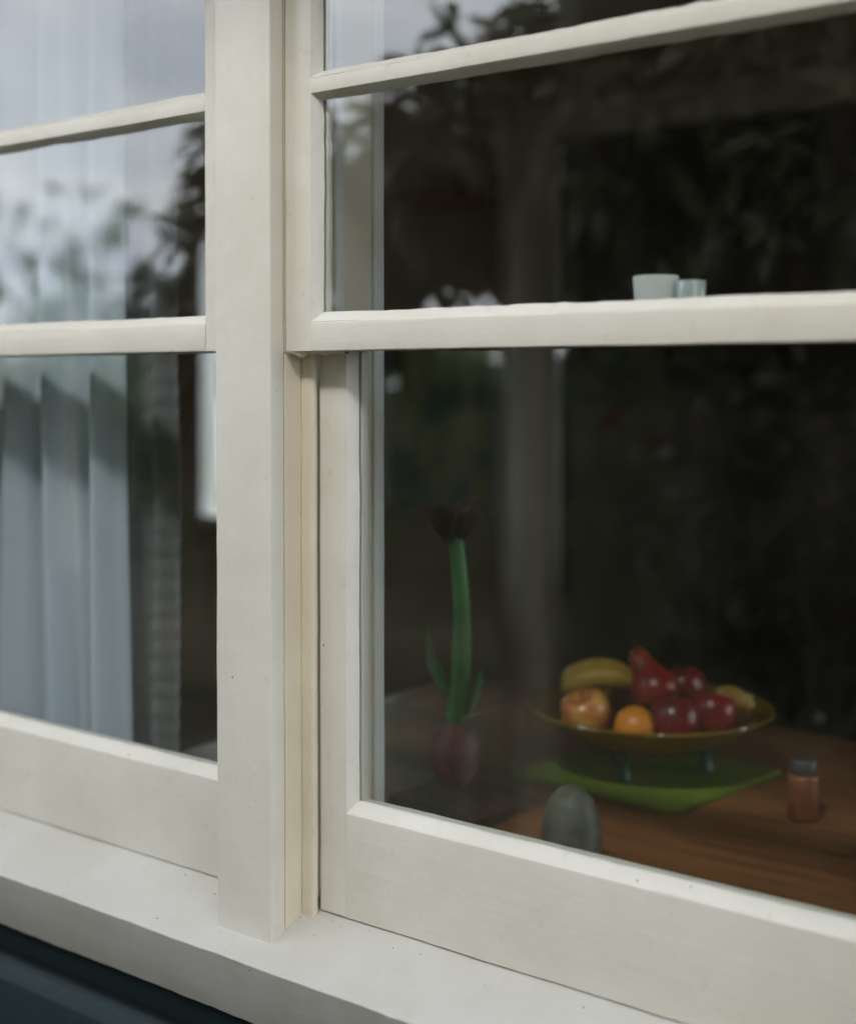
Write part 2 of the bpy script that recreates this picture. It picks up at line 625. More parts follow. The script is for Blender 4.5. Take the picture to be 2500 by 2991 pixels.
def lower_sash(xa, xb, label):
    s = empty("lower_sash", ((xa + xb) / 2, Y2, .932), label, "window sash")
    x0, x1 = xa + .0199, xb - .0199
    gx0, gx1 = x0 + .0491, x1 - .0491
    rx0, rx1 = x0 + .0411, x1 - .0411
    zb, zt = .9332, 1.620
    stile(s, x0, rx0, gx0 + .0005, Y2, YG2, YB2, zb + .001, zt)
    stile(s, x1, rx1, gx1 - .0005, Y2, YG2, YB2, zb + .001, zt)
    rail("bottom_rail", s, rx0 - .0002, rx1 + .0002, zb, 1.0545, 1.0660, Y2 - .0003, YG2, YB2, .0006)
    rail("meeting_rail", s, rx0, rx1, zt, 1.592, 1.585, Y2, YG2, YB2 + .012)
    putty(s, gx0, gx1, 1.0672, 1.586, Y2, YG2, (.008, .008, .0127, .006))
    pane(s, gx0, gx1, 1.0672, 1.586, YG2)
    return s


upper_sash(XR0, XR1, "cream upper sash of the right window, with one horizontal glazing bar")
upper_sash(XL0, XL1, "cream upper sash of the left window, in front of the pale curtain", .0015)
lower_sash(XR0, XR1, "cream lower sash of the right window, over the fruit table")
lower_sash(XL0, XL1, "cream lower sash of the left window, covering the curtain's lower folds")

# dribbles of old paint where the right meeting rail meets the jamb
dr_m = empty("paint_dribble", (.03, .04, 1.583), "lumpy paint dribble under the meeting rail beside the mullion", "paint dribble")
vs, fs = [], []
for i in range(30):
    s = i / 29
    x = .001 + .078 * s
    h = .004 + .004 * max(0, noise.noise(Vector((x * 90, 2.2, 0)))) + (.004 if .18 < s < .34 else 0) * math.sin((s - .18) / .16 * math.pi)
    for k in range(6):
        a = math.pi * k / 5
        vs.append((x, Y1 + .006 + .016 * s + .0045 * math.cos(a) - .0035, 1.5845 - h * math.sin(a)))
for i in range(29):
    for k in range(5):
        fs.append((i * 6 + k, i * 6 + k + 1, (i + 1) * 6 + k + 1, (i + 1) * 6 + k))
mesh_obj("dribble", vs, fs, M_JAMB, dr_m, 60)

# crumbs of dirt and paint caught on the sill
cr = random.Random(9)
M_CRUMB = plain("dirt_crumb", (.05, .036, .024), (.16, .12, .085), 300, .9, bump=0)
vs, fs = [], []
for k in range(40):
    if k < 9:
        x, y = cr.uniform(.002, .10), .056 - abs(cr.gauss(0, .012))
    elif k < 22:
        x, y = cr.uniform(-.62, .5), .056 - abs(cr.gauss(0, .010))
    else:
        x, y = cr.uniform(-.6, .5), cr.uniform(-.03, .05)
    if -.092 < x < .002 and y > -.002:
        continue
    z = sill_z(y) + .0009
    r_ = cr.uniform(.0003, .0011)
    o0 = len(vs)
    for d in ((1, 0, 0), (-.5, .8, 0), (-.4, -.9, .1), (.1, .1, .9), (0, 0, -.9)):
        vs.append((x + d[0] * r_ * cr.uniform(.6, 1.8), y + d[1] * r_ * cr.uniform(.6, 1.3), z + d[2] * r_ * .8))
    for a_, b_, c_ in ((0, 1, 3), (1, 2, 3), (2, 0, 3), (1, 0, 4), (2, 1, 4), (0, 2, 4)):
        fs.append((o0 + a_, o0 + b_, o0 + c_))
crm = mesh_obj("dirt_crumbs", vs, fs, M_CRUMB)
tag(crm, "scattered crumbs of dirt and paint on the sill", "dirt", kind="stuff")

# ------------------------------------------------------------------ house shell: weatherboards, eave, room
house = empty("house", (0, .1, 0), "dark teal weatherboard house wall under the cream sill", "house")
row = .152
board_prof = [(.004, 0), (.0045, .108), (.012, .122), (.0195, .134), (.0205, .1505), (.032, .1505), (.032, 0)]
x_out0, x_out1 = -3.1, 3.1
k = 0
z = .7705 - 5 * row
while z < 2.72:
    segs = [(x_out0, x_out1)]
    if z + row > .83 and z < 2.26:
        segs = [(x_out0, XL0 - .092), (XR1 + .092, x_out1)]
    top = min(row, 2.745 - z)
    for (a, b) in segs:
        if z < .80 and z + row > .83:      # the row the sill cuts through: only its lower strip runs on below the sill
            bar("weatherboard", [(.004, z), (.0042, .8040), (.032, .8040), (.032, z)], 'X', XL0 - .091, XR1 + .091, M_TEAL, house, .002, .0004, seg=.05)
        pr = [(y, z + zz) for (y, zz) in board_prof] if top == row else [(.004, z), (.004, z + top), (.032, z + top), (.032, z)]
        bar("weatherboard", pr, 'X', a, b, M_TEAL, house, .003, .0004, seg=.05)
    z += row
M_PLASTER = plain("room_plaster", (.36, .29, .20), (.44, .36, .26), 3, .85, bump=.08)
M_CEIL = plain("room_ceiling", (.45, .44, .41), (.52, .51, .48), 3, .9, bump=.05)
M_FLOOR = plain("room_floorboards", (.030, .016, .008), (.06, .032, .016), 4, .45, (1, 14, 1), .1)
M_ROOF = plain("roof_iron", (.10, .11, .12), (.16, .17, .18), 4, .5, bump=.1)
RX0, RX1, RY0, RY1, RZ0, RZ1 = -4.2, 2.6, .176, 3.1, .20, 2.74


def room(name, lo, hi, mat):
    o = box(name, lo, hi, mat, None, 0)
    tag(o, kind="structure")
    return o


room("floor", (RX0, RY0 - .14, RZ0 - .1), (RX1, RY1, RZ0), M_FLOOR)
room("ceiling", (RX0, RY0 - .14, RZ1), (RX1, RY1 + .2, RZ1 + .08), M_CEIL)
room("wall_front", (RX0 - .1, .034, RZ0), (RX1 + .1, .174, .899), M_PLASTER)
room("wall_front", (RX0 - .1, .034, ZH + .052), (RX1 + .1, .174, RZ1 - .001), M_PLASTER)
room("wall_front", (RX0 - .1, .034, .9), (XL0 - .026, .174, ZH + .051), M_PLASTER)
room("wall_front", (XR1 + .026, .034, .9), (RX1 + .1, .174, ZH + .051), M_PLASTER)
room("wall_left", (RX0 - .12, .175, RZ0 - .1), (RX0 - .001, RY1 + .2, RZ1), M_PLASTER)
SW = (1.15, 2.85, .90, 2.35)        # unseen window added in the right-hand wall to light the back: y0, y1, z0, z1
room("wall_right", (RX1 + .001, .175, RZ0 - .1), (RX1 + .12, SW[0], RZ1), M_PLASTER)
room("wall_right", (RX1 + .001, SW[1], RZ0 - .1), (RX1 + .12, RY1 + .2, RZ1), M_PLASTER)
room("wall_right", (RX1 + .001, SW[0], RZ0 - .1), (RX1 + .12, SW[1], SW[2]), M_PLASTER)
room("wall_right", (RX1 + .001, SW[0], SW[3]), (RX1 + .12, SW[1], RZ1), M_PLASTER)
BW = (-3.525, -2.66, .92, 2.20)      # back window
DO = (-1.63, -.40, RZ0, 2.28)       # doorway in the back wall
room("wall_back", (RX0, RY1, RZ0 - .1), (BW[0], RY1 + .12, RZ1 - .001), M_PLASTER)
room("wall_back", (BW[0], RY1, RZ0 - .1), (BW[1], RY1 + .12, BW[2]), M_PLASTER)
room("wall_back", (BW[0], RY1, BW[3]), (BW[1], RY1 + .12, RZ1 - .001), M_PLASTER)
room("wall_back", (BW[1], RY1, RZ0 - .1), (RX1, RY1 + .12, RZ1 - .001), M_PLASTER)
# eave
eave = empty("roof_eave", (0, -.2, 2.75), "boxed eave of the house above the windows", "eave")
box("soffit", (-3.4, -.60, 2.745), (3.4, .17, 2.765), M_SOFFIT, eave, .003)
box("fascia", (-3.42, -.625, 2.70), (3.42, -.601, 2.90), M_SOFFIT, eave, .004)
gut = [(-.626, 2.80), (-.626, 2.89), (-.72, 2.89), (-.736, 2.86), (-.72, 2.82), (-.68, 2.80)]
bar("gutter", gut, 'X', -3.45, 3.45, M_SOFFIT, eave, .006, .0005, seg=.2)
mesh_obj("roof", [(-3.5, -.74, 2.905), (3.5, -.74, 2.905), (3.5, 3.6, 4.6), (-3.5, 3.6, 4.6), (-3.5, -.74, 2.93), (3.5, -.74, 2.93), (3.5, 3.6, 4.63), (-3.5, 3.6, 4.63)],
         [(0, 1, 2, 3), (4, 5, 6, 7), (0, 1, 5, 4), (2, 3, 7, 6), (1, 2, 6, 5), (0, 3, 7, 4)], M_ROOF, eave)

# ------------------------------------------------------------------ inside the room
# back window
bwn = empty("back_window", ((BW[0] + BW[1]) / 2, RY1, BW[2]), "bright narrow back window seen past the grey curtain", "window")
fwid = .045
box("frame_side", (BW[0] + .001, RY1 - .01, BW[2] + .001), (BW[0] + .03, RY1 + .1, BW[3] - .001), M_INNER, bwn, .003)
box("frame_side", (BW[1] - fwid, RY1 - .01, BW[2] + .001), (BW[1] - .001, RY1 + .1, BW[3] - .001), M_INNER, bwn, .003)
box("frame_head", (BW[0] + .031, RY1 - .01, BW[3] - fwid), (BW[1] - fwid - .001, RY1 + .1, BW[3] - .001), M_INNER, bwn, .003)
box("frame_sill", (BW[0] + .031, RY1 - .03, BW[2] + .001), (BW[1] - fwid - .001, RY1 + .1, BW[2] + fwid), M_INNER, bwn, .003)
box("glass_pane", (BW[0] + .0305, RY1 + .04, BW[2] + fwid), (BW[1] - fwid, RY1 + .043, BW[3] - fwid), M_GLASS, bwn, 0)

swn = empty("fill_light_window", (RX1, 2.25, SW[2]), "unseen side window added to light the back of the room", "window")
box("glass_pane", (RX1 + .05, SW[0] + .04, SW[2] + .04), (RX1 + .053, SW[1] - .04, SW[3] - .04), M_GLASS, swn, 0)
for lo, hi in (((SW[0] + .001, SW[2] + .001), (SW[0] + .04, SW[3] - .001)), ((SW[1] - .04, SW[2] + .001), (SW[1] - .001, SW[3] - .001)),
               ((SW[0] + .041, SW[2] + .001), (SW[1] - .041, SW[2] + .04)), ((SW[0] + .041, SW[3] - .04), (SW[1] - .041, SW[3] - .001))):
    box("frame_bar", (RX1 + .02, lo[0], lo[1]), (RX1 + .10, hi[0], hi[1]), M_INNER, swn, .003)

# door casing, picture, rail
M_CASING = plain("dull_cream_joinery", (.68, .63, .56), (.76, .71, .64), 4, .5, (8, 8, 1), .08)
dc = empty("door_casing", (-1.76, RY1, RZ0), "dull grey door casing standing on the dark back wall", "door frame")
pr = [(-1.89, RY1 - .004), (-1.885, RY1 - .034), (-1.83, RY1 - .034), (-1.80, RY1 - .016), (-1.67, RY1 - .016), (-1.655, RY1 - .028), (-1.632, RY1 - .028), (-1.632, RY1 - .0005), (-1.89, RY1 - .0005)]
bar("casing_post", pr, 'Z', RZ0, 2.40, M_CASING, dc, .004, .0003, seg=.1)
bar("casing_post", [(-2.03 - u, v) for (u, v) in pr], 'Z', RZ0, 2.40, M_CASING, dc, .004, .0003, seg=.1)
box("casing_head", (-1.90, RY1 - .04, 2.401), (-.13, RY1 - .001, 2.53), M_CASING, dc, .004)
M_DOOR = plain("dark_door_panel", (.010, .008, .007), (.018, .014, .012), 3, .5, (6, 1, 1), .06)
box("door_leaf", (DO[0] + .002, RY1 - .012, RZ0 + .005), (DO[1] - .002, RY1 - .0008, 2.399), M_DOOR, dc, .002)
M_REDWOOD = plain("red_brown_wood", (.16, .035, .018), (.24, .06, .03), 6, .4, (1, 12, 12), .08)
prail = empty("picture_rail", (-2.2, RY1, 2.2), "red brown wooden picture rail high on the back wall", "picture rail")
bar("rail_moulding", [(RY1 - .001, 2.19), (RY1 - .03, 2.195), (RY1 - .045, 2.22), (RY1 - .045, 2.275), (RY1 - .03, 2.285), (RY1 - .001, 2.285)], 'X', -2.56, -1.905, M_REDWOOD, prail, .005, .0004, seg=.1)


def painting_mat():
    t = NT("abstract_canvas")
    tcn = t.n("TexCoord").outputs['Object']
    h = t.noise(t.mapping(tcn, (1.4, 1, 1)), 3.6, 3, .5)
    h2 = t.noise(tcn, 8.0, 2, .5)
    c = t.ramp(h, [(.34, (.05, .16, .20)), (.44, (.15, .26, .26)), (.50, (.42, .39, .24)), (.62, (.60, .55, .36)), (.74, (.36, .28, .16))])
    c = t.mix(t.math('MULTIPLY', h2, .35), c, (.05, .05, .04))
    bs = t.n("BsdfPrincipled", Roughness=.55)
    t.l(c, bs.inputs['Base Color'])
    t.l(bs.outputs[0], t.out.inputs['Surface'])
    return t.m


pic = empty("painting", (-2.16, RY1 - .02, 1.05), "olive and teal abstract painting in a thin blue grey frame", "painting")
box("canvas", (-2.42, RY1 - .024, 1.07), (-1.925, RY1 - .004, 1.80), painting_mat(), pic, .002)
M_PFRAME = plain("blue_grey_frame", (.30, .36, .38), (.38, .44, .46), 8, .4)
for lo, hi in (((-2.445, RY1 - .036, 1.045), (-2.4205, RY1 - .003, 1.825)), ((-1.9245, RY1 - .036, 1.045), (-1.90, RY1 - .003, 1.825)),
               ((-2.42, RY1 - .036, 1.045), (-1.925, RY1 - .003, 1.0695)), ((-2.42, RY1 - .036, 1.8005), (-1.925, RY1 - .003, 1.825))):
    box("frame_bar", lo, hi, M_PFRAME, pic, .003)

# sideboard and candlestick at the back
M_DARKWOOD = plain("black_stained_wood", (.012, .009, .008), (.022, .017, .014), 5, .35, (1, 8, 8), .06)
sb = empty("sideboard", (.05, 2.7, RZ0), "black wooden sideboard in the gloom behind the table", "sideboard")
box("carcass", (-.45, 2.45, RZ0 + .12), (1.30, 2.92, 1.06), M_DARKWOOD, sb, .004)
box("top_board", (-.48, 2.42, 1.061), (1.33, 2.94, 1.095), M_DARKWOOD, sb, .006)
for xx in (-.43, .145, .72):
    box("door_panel", (xx, 2.434, RZ0 + .16), (xx + .55, 2.4495, 1.03), M_DARKWOOD, sb, .005)
    lathe("knob", [(0, -.018), (.012, -.014), (.015, 0), (.010, .010), (.007, .018)], (xx + .05, 2.418, .66), M_PFRAME, sb, 14, tilt=Matrix.Rotation(R(-90), 3, 'X'))
for xx in (-.40, 1.21):
    for yy in (2.48, 2.86):
        box("leg", (xx, yy, RZ0 + .001), (xx + .04, yy + .04, RZ0 + .119), M_DARKWOOD, sb, .004)

# curtains in the left window
M_CURT = fabric("pale_curtain_cloth", (.84, .89, .94), (.70, .76, .83), .58)
M_CURT2 = fabric("shaded_ruched_cloth", (.30, .30, .31), (.20, .20, .21), .30, (40, 40, 260))  # grey puts the weaker light on the curtain's inturned fold into the cloth
M_CURT3 = fabric("dark_teal_cloth", (.05, .085, .09), (.03, .05, .055), .15)


def curtain(name, fn, u0, u1, z0, z1, mat, label, cat, nu=150, nv=44):
    vs, fs = [], []
    for j in range(nv + 1):
        z = z0 + (z1 - z0) * j / nv
        for i in range(nu + 1):
            u = u0 + (u1 - u0) * i / nu
            x, y = fn(u, z)
            vs.append((x, y, z))
    for j in range(nv):
        for i in range(nu):
            a = j * (nu + 1) + i
            fs.append((a, a + 1, a + nu + 2, a + nu + 1))
    o = mesh_obj(name, vs, fs, mat, None, 179)
    so = o.modifiers.new("thick", 'SOLIDIFY')
    so.thickness = .0012
    return tag(o, label, cat)


def pale(u, z):
    fl = (2.3 - z) / 1.9
    ph = 2 * math.pi * (u * 8.6 + .42 * noise.noise(Vector((u * 4.5, z * .55, 0)))) + .5
    w = math.sin(ph) + .33 * math.sin(2 * ph + 1.1 + z) + .22 * math.sin(3.4 * ph + 2 * z) * (.4 + fl)
    return u + .006 * math.sin(ph * .5 + z * 1.3) + .015 * fl, .178 + (.016 + .008 * fl) * w + .006 * noise.noise(Vector((u * 6, z * 1.2, 4)))


curtain("curtain", pale, -1.05, -.478, .62, 2.30, M_CURT, "pale blue white curtain in soft folds behind the left window", "curtain")


def ruched(u, z):
    ph = 2 * math.pi * u * 21
    return u + .004 * math.sin(z * 6), .215 + .010 * math.sin(ph) + .0012 * math.sin(z * 210 + 3 * noise.noise(Vector((u * 20, z * 3, 0)))) + .11 * max(0, u + .46)


curtain("curtain", ruched, -.575, -.402, .62, 2.30, M_CURT2, "narrow grey ruched curtain edge beside the pale curtain", "curtain", 40, 420)

# ------------------------------------------------------------------ table and what stands on it
TZ = .930
M_TABLE = plain("red_brown_table_top", (.145, .060, .022), (.24, .104, .039), 5, .42, (1, 9, 1), .08, .001)
tbl = empty("dining_table", (.15, .75, RZ0), "red brown wooden dining table just inside the right window", "table")


def rounded_rect(x0, x1, y0, y1, r, n=8):
    pts = []
    for cx, cy, a0 in ((x1 - r, y1 - r, 0), (x0 + r, y1 - r, 90), (x0 + r, y0 + r, 180), (x1 - r, y0 + r, 270)):
        for k in range(n + 1):
            a = R(a0 + 90 * k / n)
            pts.append((cx + r * math.cos(a), cy + r * math.sin(a)))
    return pts


def slab(name, pts, z0, z1, mat, parent=None, bev=.004):
    bm = bmesh.new()
    vv = [bm.verts.new((x, y, z0)) for x, y in pts]
    f = bm.faces.new(vv)
    ex = bmesh.ops.extrude_face_region(bm, geom=[f])
    for v in ex['geom']:
        if isinstance(v, bmesh.types.BMVert):
            v.co.z = z1
    bmesh.ops.recalc_face_normals(bm, faces=bm.faces)
    if bev:
        es = [e for e in bm.edges if abs(e.verts[0].co.z - e.verts[1].co.z) < 1e-6]
        bmesh.ops.bevel(bm, geom=es, offset=bev, segments=2, affect='EDGES')
    me = bpy.data.meshes.new(name)
    bm.to_mesh(me)
    bm.free()
    return link(name, me, mat, parent, 38)


slab("table_top", rounded_rect(-.66, 1.10, .27, 1.22, .10), TZ - .030, TZ, M_TABLE, tbl)
box("apron", (-.52, .36, TZ - .11), (.98, 1.13, TZ - .0305), M_TABLE, tbl, .004)
for xx in (-.54, .94):
    for yy in (.34, 1.09):
        bar("leg", [(xx, yy), (xx + .06, yy), (xx + .06, yy + .06), (xx, yy + .06)], 'Z', RZ0 + .001, TZ - .0302, M_TABLE, tbl, .006, .0002, seg=.2)

M_MAT = plain("green_felt", (.11, .16, .015), (.15, .22, .025), 180, .9, bump=.3, bd=.0008, spec=.1)
ca, sa = math.cos(R(-5)), math.sin(R(-5))
mpts = [(.030 + x * ca - y * sa, .800 + x * sa + y * ca) for x, y in rounded_rect(-.150, .150, -.150, .150, .006, 3)]
mo = slab("placemat", mpts, TZ + .001, TZ + .008, M_MAT, None, .0015)
tag(mo, "square olive green placemat under the fruit dish", "placemat")

BC = (.028, .815)
M_AMBER = clear_glass("amber_glass", (.62, .36, .06), .05, .70, (.42, .27, .04))
M_TEALG = clear_glass("teal_glass", (.10, .45, .38), .06, .6, (.06, .36, .28))
bowl = empty("fruit_dish", (BC[0], BC[1], TZ + .008), "wide amber glass dish on three teal feet, heaped with fruit", "bowl")
prof_o = [(0, .032), (.05, .033), (.10, .043), (.15, .069), (.182, .093), (.192, .0985)]
prof = prof_o + [(.190, .1025), (.178, .0995), (.146, .076), (.098, .050), (.05, .040), (0, .039)]
lathe("dish", [(r, z + TZ + .008) for r, z in prof], (BC[0], BC[1], 0), M_AMBER, bowl, 56)
for a in (-100, 20, 140):
    a = R(a + 10)
    fx, fy = BC[0] + .085 * math.cos(a), BC[1] + .085 * math.sin(a)
    lathe("foot", [(0, .001), (.013, .001), (.012, .010), (.009, .018), (.012, .034), (.016, .041), (0, .042)], (fx, fy, TZ + .008), M_TEALG, bowl, 16)


def fruit_mat(name, c0, c1, c2=None, rough=.28, scale=14, spots=False):
    t = NT(name)
    tcn = t.n("TexCoord").outputs['Object']
    h = t.noise(tcn, scale, 4, .6)
    sp = t.noise(tcn, 260, 2, .5)
    col = t.ramp(h, [(.36, c0), (.56, c1)] + ([(.68, c2)] if c2 else []))
    col = t.mix(t.math('MULTIPLY', t.ramp(sp, [(.62, (0, 0, 0)), (.72, (1, 1, 1))]), .35), col, (.5, .36, .15))
    bs = t.n("BsdfPrincipled", Roughness=rough)
    bs.inputs['Specular IOR Level'].default_value = .5
    t.l(col, bs.inputs['Base Color'])
    if spots:
        t.l(t.bump(sp, .3, .0006), bs.inputs['Normal'])
    t.l(bs.outputs[0], t.out.inputs['Surface'])
    return t.m


M_RED = fruit_mat("red_apple_skin", (.20, .006, .008), (.28, .012, .012), (.34, .045, .022))
M_DRED = fruit_mat("dark_red_apple_skin", (.10, .003, .007), (.17, .006, .010))
M_BLUSH = fruit_mat("blush_apple_skin", (.34, .055, .022), (.54, .28, .065), (.58, .38, .10), scale=18)
M_ORANGE = fruit_mat("orange_peel", (.60, .20, .012), (.66, .24, .015), None, .4, 20, True)
M_YELLOW = fruit_mat("yellow_fruit_skin", (.52, .33, .045), (.58, .39, .06), (.40, .27, .06), .4)
M_PEAR = fruit_mat("russet_pear_skin", (.36, .22, .045), (.44, .30, .075), (.28, .13, .04), .45)
M_STALK = plain("fruit_stalk", (.05, .03, .015), (.09, .055, .03), 60, .8)
APPLE = [(0, .0245), (.008, .029), (.020, .0335), (.030, .030), (.0365, .018), (.038, .004), (.0355, -.012), (.0285, -.026), (.0185, -.033), (.009, -.0335), (0, -.029)]
PEAR = [(0, .050), (.008, .049), (.014, .042), (.017, .030), (.022, .016), (.031, .002), (.0355, -.014), (.033, -.027), (.022, -.036), (.009, -.037), (0, -.034)]
ORANGE = [(0, .0335), (.006, .035), (.016, .0325), (.026, .025), (.033, .013), (.0355, 0), (.033, -.013), (.026, -.025), (.016, -.0325), (.006, -.035), (0, -.0345)]


def fruit(name, prof, px, py, pz, s, mat, label, cat, tilt=(0, 0), spin=0, stalk=True):
    rot = Matrix.Rotation(R(spin), 3, 'Z') @ Matrix.Rotation(R(tilt[0]), 3, 'X') @ Matrix.Rotation(R(tilt[1]), 3, 'Y')
    pr = [(r * s, z * s) for r, z in prof]
    e = empty(name, (px, py, pz - .033 * s), label, cat)
    lathe("skin", pr, (px, py, pz), mat, e, 28, 180, (1, 1), .05, rot)
    if stalk:
        top = max(z for r, z in pr if r < 1e-6)
        p0, p1 = Vector((0, 0, top - .004)), Vector((.004, .002, top + .017))
        tube("stalk", [rot @ p + Vector((px, py, pz)) for p in curve_pts(p0, p1, (.002, 0, 0), 5)], [.0016, .0014, .0013, .0014, .0019], M_STALK, e, 7)
    return e


rt2 = Vector((math.cos(R(38.5)), math.sin(R(38.5)), 0))      # across the bowl
bk2 = Vector((-math.sin(R(38.5)), math.cos(R(38.5)), 0))     # towards its far side


def in_bowl(a, b, z):
    p = Vector((BC[0], BC[1], 0)) + rt2 * a + bk2 * b
    return p.x, p.y, TZ + z - .011


fruit("apple", APPLE, *in_bowl(-.108, -.060, .118), 1.0, M_BLUSH, "yellow and red blushed apple at the left of the dish", "apple", (20, -14), 20)
fruit("orange", ORANGE, *in_bowl(-.038, -.092, .106), .92, M_ORANGE, "small orange between the blushed apple and a dark apple", "orange", (10, 0), 0, False)
fruit("apple", APPLE, *in_bowl(.022, -.090, .113), 1.06, M_DRED, "dark crimson apple at the front of the dish", "apple", (-12, 20), 80)
fruit("apple", APPLE, *in_bowl(.086, -.052, .116), .98, M_RED, "bright red apple at the right of the heap", "apple", (18, 10), 140)
fruit("pear", PEAR, *in_bowl(.128, -.012, .122), .95, M_PEAR, "russet yellow pear at the right end of the heap", "pear", (70, 0), 60)
fruit("pear", PEAR, *in_bowl(-.002, -.012, .160), 1.08, M_RED, "red pear leaning on top of the heap", "pear", (-10, -32), 10)
fruit("apple", APPLE, *in_bowl(.055, .018, .140), .98, M_DRED, "dark red apple behind the front ones, top of the heap", "apple", (0, 12), 200)
fruit("apple", APPLE, *in_bowl(-.02, .062, .118), 1.0, M_RED, "red apple hidden at the back of the dish", "apple", (0, 0), 240)
ban = empty("banana_bunch", (*in_bowl(-.078, .0, .13)[:2], TZ + .12), "yellow bananas lying across the top left of the dish", "bananas")
for k, (dx, dz) in enumerate(((0, 0), (.026, .006))):
    P = []
    for i in range(13):
        s = i / 12
        a = R(18 + 128 * s)
        x, y, zz = in_bowl(-.072 - .066 * math.cos(a) + .0 * dx, .014 + dx - .02 * s, .124 + dz + .040 * math.sin(a))
        P.append((x, y, zz))
    rad = [.006, .011, .0155, .0175, .0185, .019, .019, .0185, .0175, .0155, .012, .007, .0045]
    tube("banana", P, rad, M_YELLOW, ban, 8, 70)

# glass box vase with amaryllis bulb
VX, VY = -.084, .455
M_VASE = clear_glass("vase_glass", (.93, .97, .95), .04, .03, (.30, .30, .26))
vase = empty("glass_vase", (VX, VY, TZ), "clear square glass vase holding a purple bulb on the table", "vase")
vw, vh, th = .074, .165, .005
for lo, hi in (((-vw, -vw, 0), (vw, vw, .010)),):
    box("base", (VX + lo[0], VY + lo[1], TZ + .0005 + lo[2]), (VX + hi[0], VY + hi[1], TZ + hi[2]), M_VASE, vase, .002)
for lo, hi in (((-vw, -vw), (vw, -vw + th)), ((-vw, vw - th), (vw, vw)), ((-vw, -vw + th), (-vw + th, vw - th)), ((vw - th, -vw + th), (vw, vw - th))):
    box("side", (VX + lo[0], VY + lo[1], TZ + .0102), (VX + hi[0], VY + hi[1], TZ + vh), M_VASE, vase, .0015)
M_SOIL = plain("dark_potting_bark", (.045, .020, .012), (.10, .045, .025), 90, .8, bump=.8, bd=.006)
box("potting_bark", (VX - vw + th + .001, VY - vw + th + .001, TZ + .0104), (VX + vw - th - .001, VY + vw - th - .001, TZ + .032), M_SOIL, vase, .004)
M_BULB = plain("purple_bulb_skin", (.16, .030, .050), (.28, .075, .08), 30, .45, (1, 1, .15), .2)
M_STEM = leaf_mat("amaryllis_green", (.025, .14, .03), (.045, .21, .045), None, .1, .35, 20)
M_PETAL = leaf_mat("dark_red_petal", (.030, .007, .006), (.05, .013, .009), None, .1, .6, 20)
am = empty("amaryllis", (VX, VY, TZ + .06), "amaryllis with purple bulb, thick green stem and dark red flower", "flower")
lathe("bulb", [(0, .031), (.014, .040), (.030, .062), (.040, .090), (.037, .106), (.027, .120), (.016, .130), (.013, .140)], (VX, VY, TZ), M_BULB, am, 30, 180, wob=.06)
tube("stem", curve_pts((VX, VY, TZ + .130), (VX - .004, VY + .006, TZ + .395), (.012, 0, 0), 9), [.0155, .0150, .0145, .014, .0135, .0125, .012, .0115, .011], M_STEM, am, 14)


def blade(name, base, tip, sag, w, mat, parent, n=9, fold=.25):
    P = curve_pts(base, tip, sag, n)
    vs, fs = [], []
    d = (Vector(tip) - Vector(base)).normalized()
    side = d.cross(Vector((.3, -.7, .64))).normalized()
    up = side.cross(d)
    for i, p in enumerate(P):
        s = i / (n - 1)
        ww = w * (math.sin(math.pi * min(1, .12 + .88 * s) ** .75)) + .0004
        vs += [p - side * ww + up * ww * fold, p, p + side * ww + up * ww * fold]
    for i in range(n - 1):
        for k in range(2):
            fs.append((i * 3 + k, i * 3 + k + 1, i * 3 + k + 4, i * 3 + k + 3))
    return mesh_obj(name, vs, fs, mat, parent, 179)


blade("leaf", (VX + .006, VY, TZ + .135), (VX + .040, VY + .012, TZ + .215), (.006, 0, .004), .011, M_STEM, am)
blade("leaf", (VX - .006, VY, TZ + .17), (VX - .040, VY - .012, TZ + .265), (-.012, 0, -.004), .009, M_STEM, am)
for k in range(6):
    a = R(60 * k + 15)
    b0 = Vector((VX - .006, VY + .006, TZ + .392))
    blade("petal", b0, b0 + Vector((math.cos(a) * .055, math.sin(a) * .055, .030 + .012 * (k % 2))), (0, 0, .022), .022, M_PETAL, am, 9, .12)

# spice jar
M_JARB = plain("orange_brown_jar_contents", (.16, .052, .022), (.23, .082, .034), 60, .35)
M_LID = plain("grey_metal_lid", (.05, .05, .05), (.075, .075, .075), 20, .45)
JX, JY = .314, .742
jar = empty("spice_jar", (JX, JY, TZ), "small orange brown spice jar with grey lid on the table", "jar")
lathe("body", [(0, .001), (.020, .001), (.0222, .004), (.0222, .058), (.0215, .063), (.018, .066), (0, .066)], (JX, JY, TZ), M_JARB, jar, 28)
lathe("lid", [(0, .0665), (.0185, .0665), (.0192, .068), (.0192, .083), (.017, .086), (0, .0865)], (JX, JY, TZ), M_LID, jar, 28)

# rounded ornament at the near table edge
M_STONE = plain("grey_green_glaze", (.05, .058, .044), (.13, .13, .10), 22, .5, bump=.1)
bx, by = .178, .352
bv = empty("stoneware_ornament", (bx, by, TZ), "rounded grey green stoneware ornament at the near table edge", "ornament")
lathe("body", [(0, .001), (.026, .001), (.035, .012), (.0395, .034), (.038, .056), (.034, .078), (.0265, .096), (.016, .107), (.006, .1115), (0, .112)], (bx, by, TZ), M_STONE, bv, 30, 180)

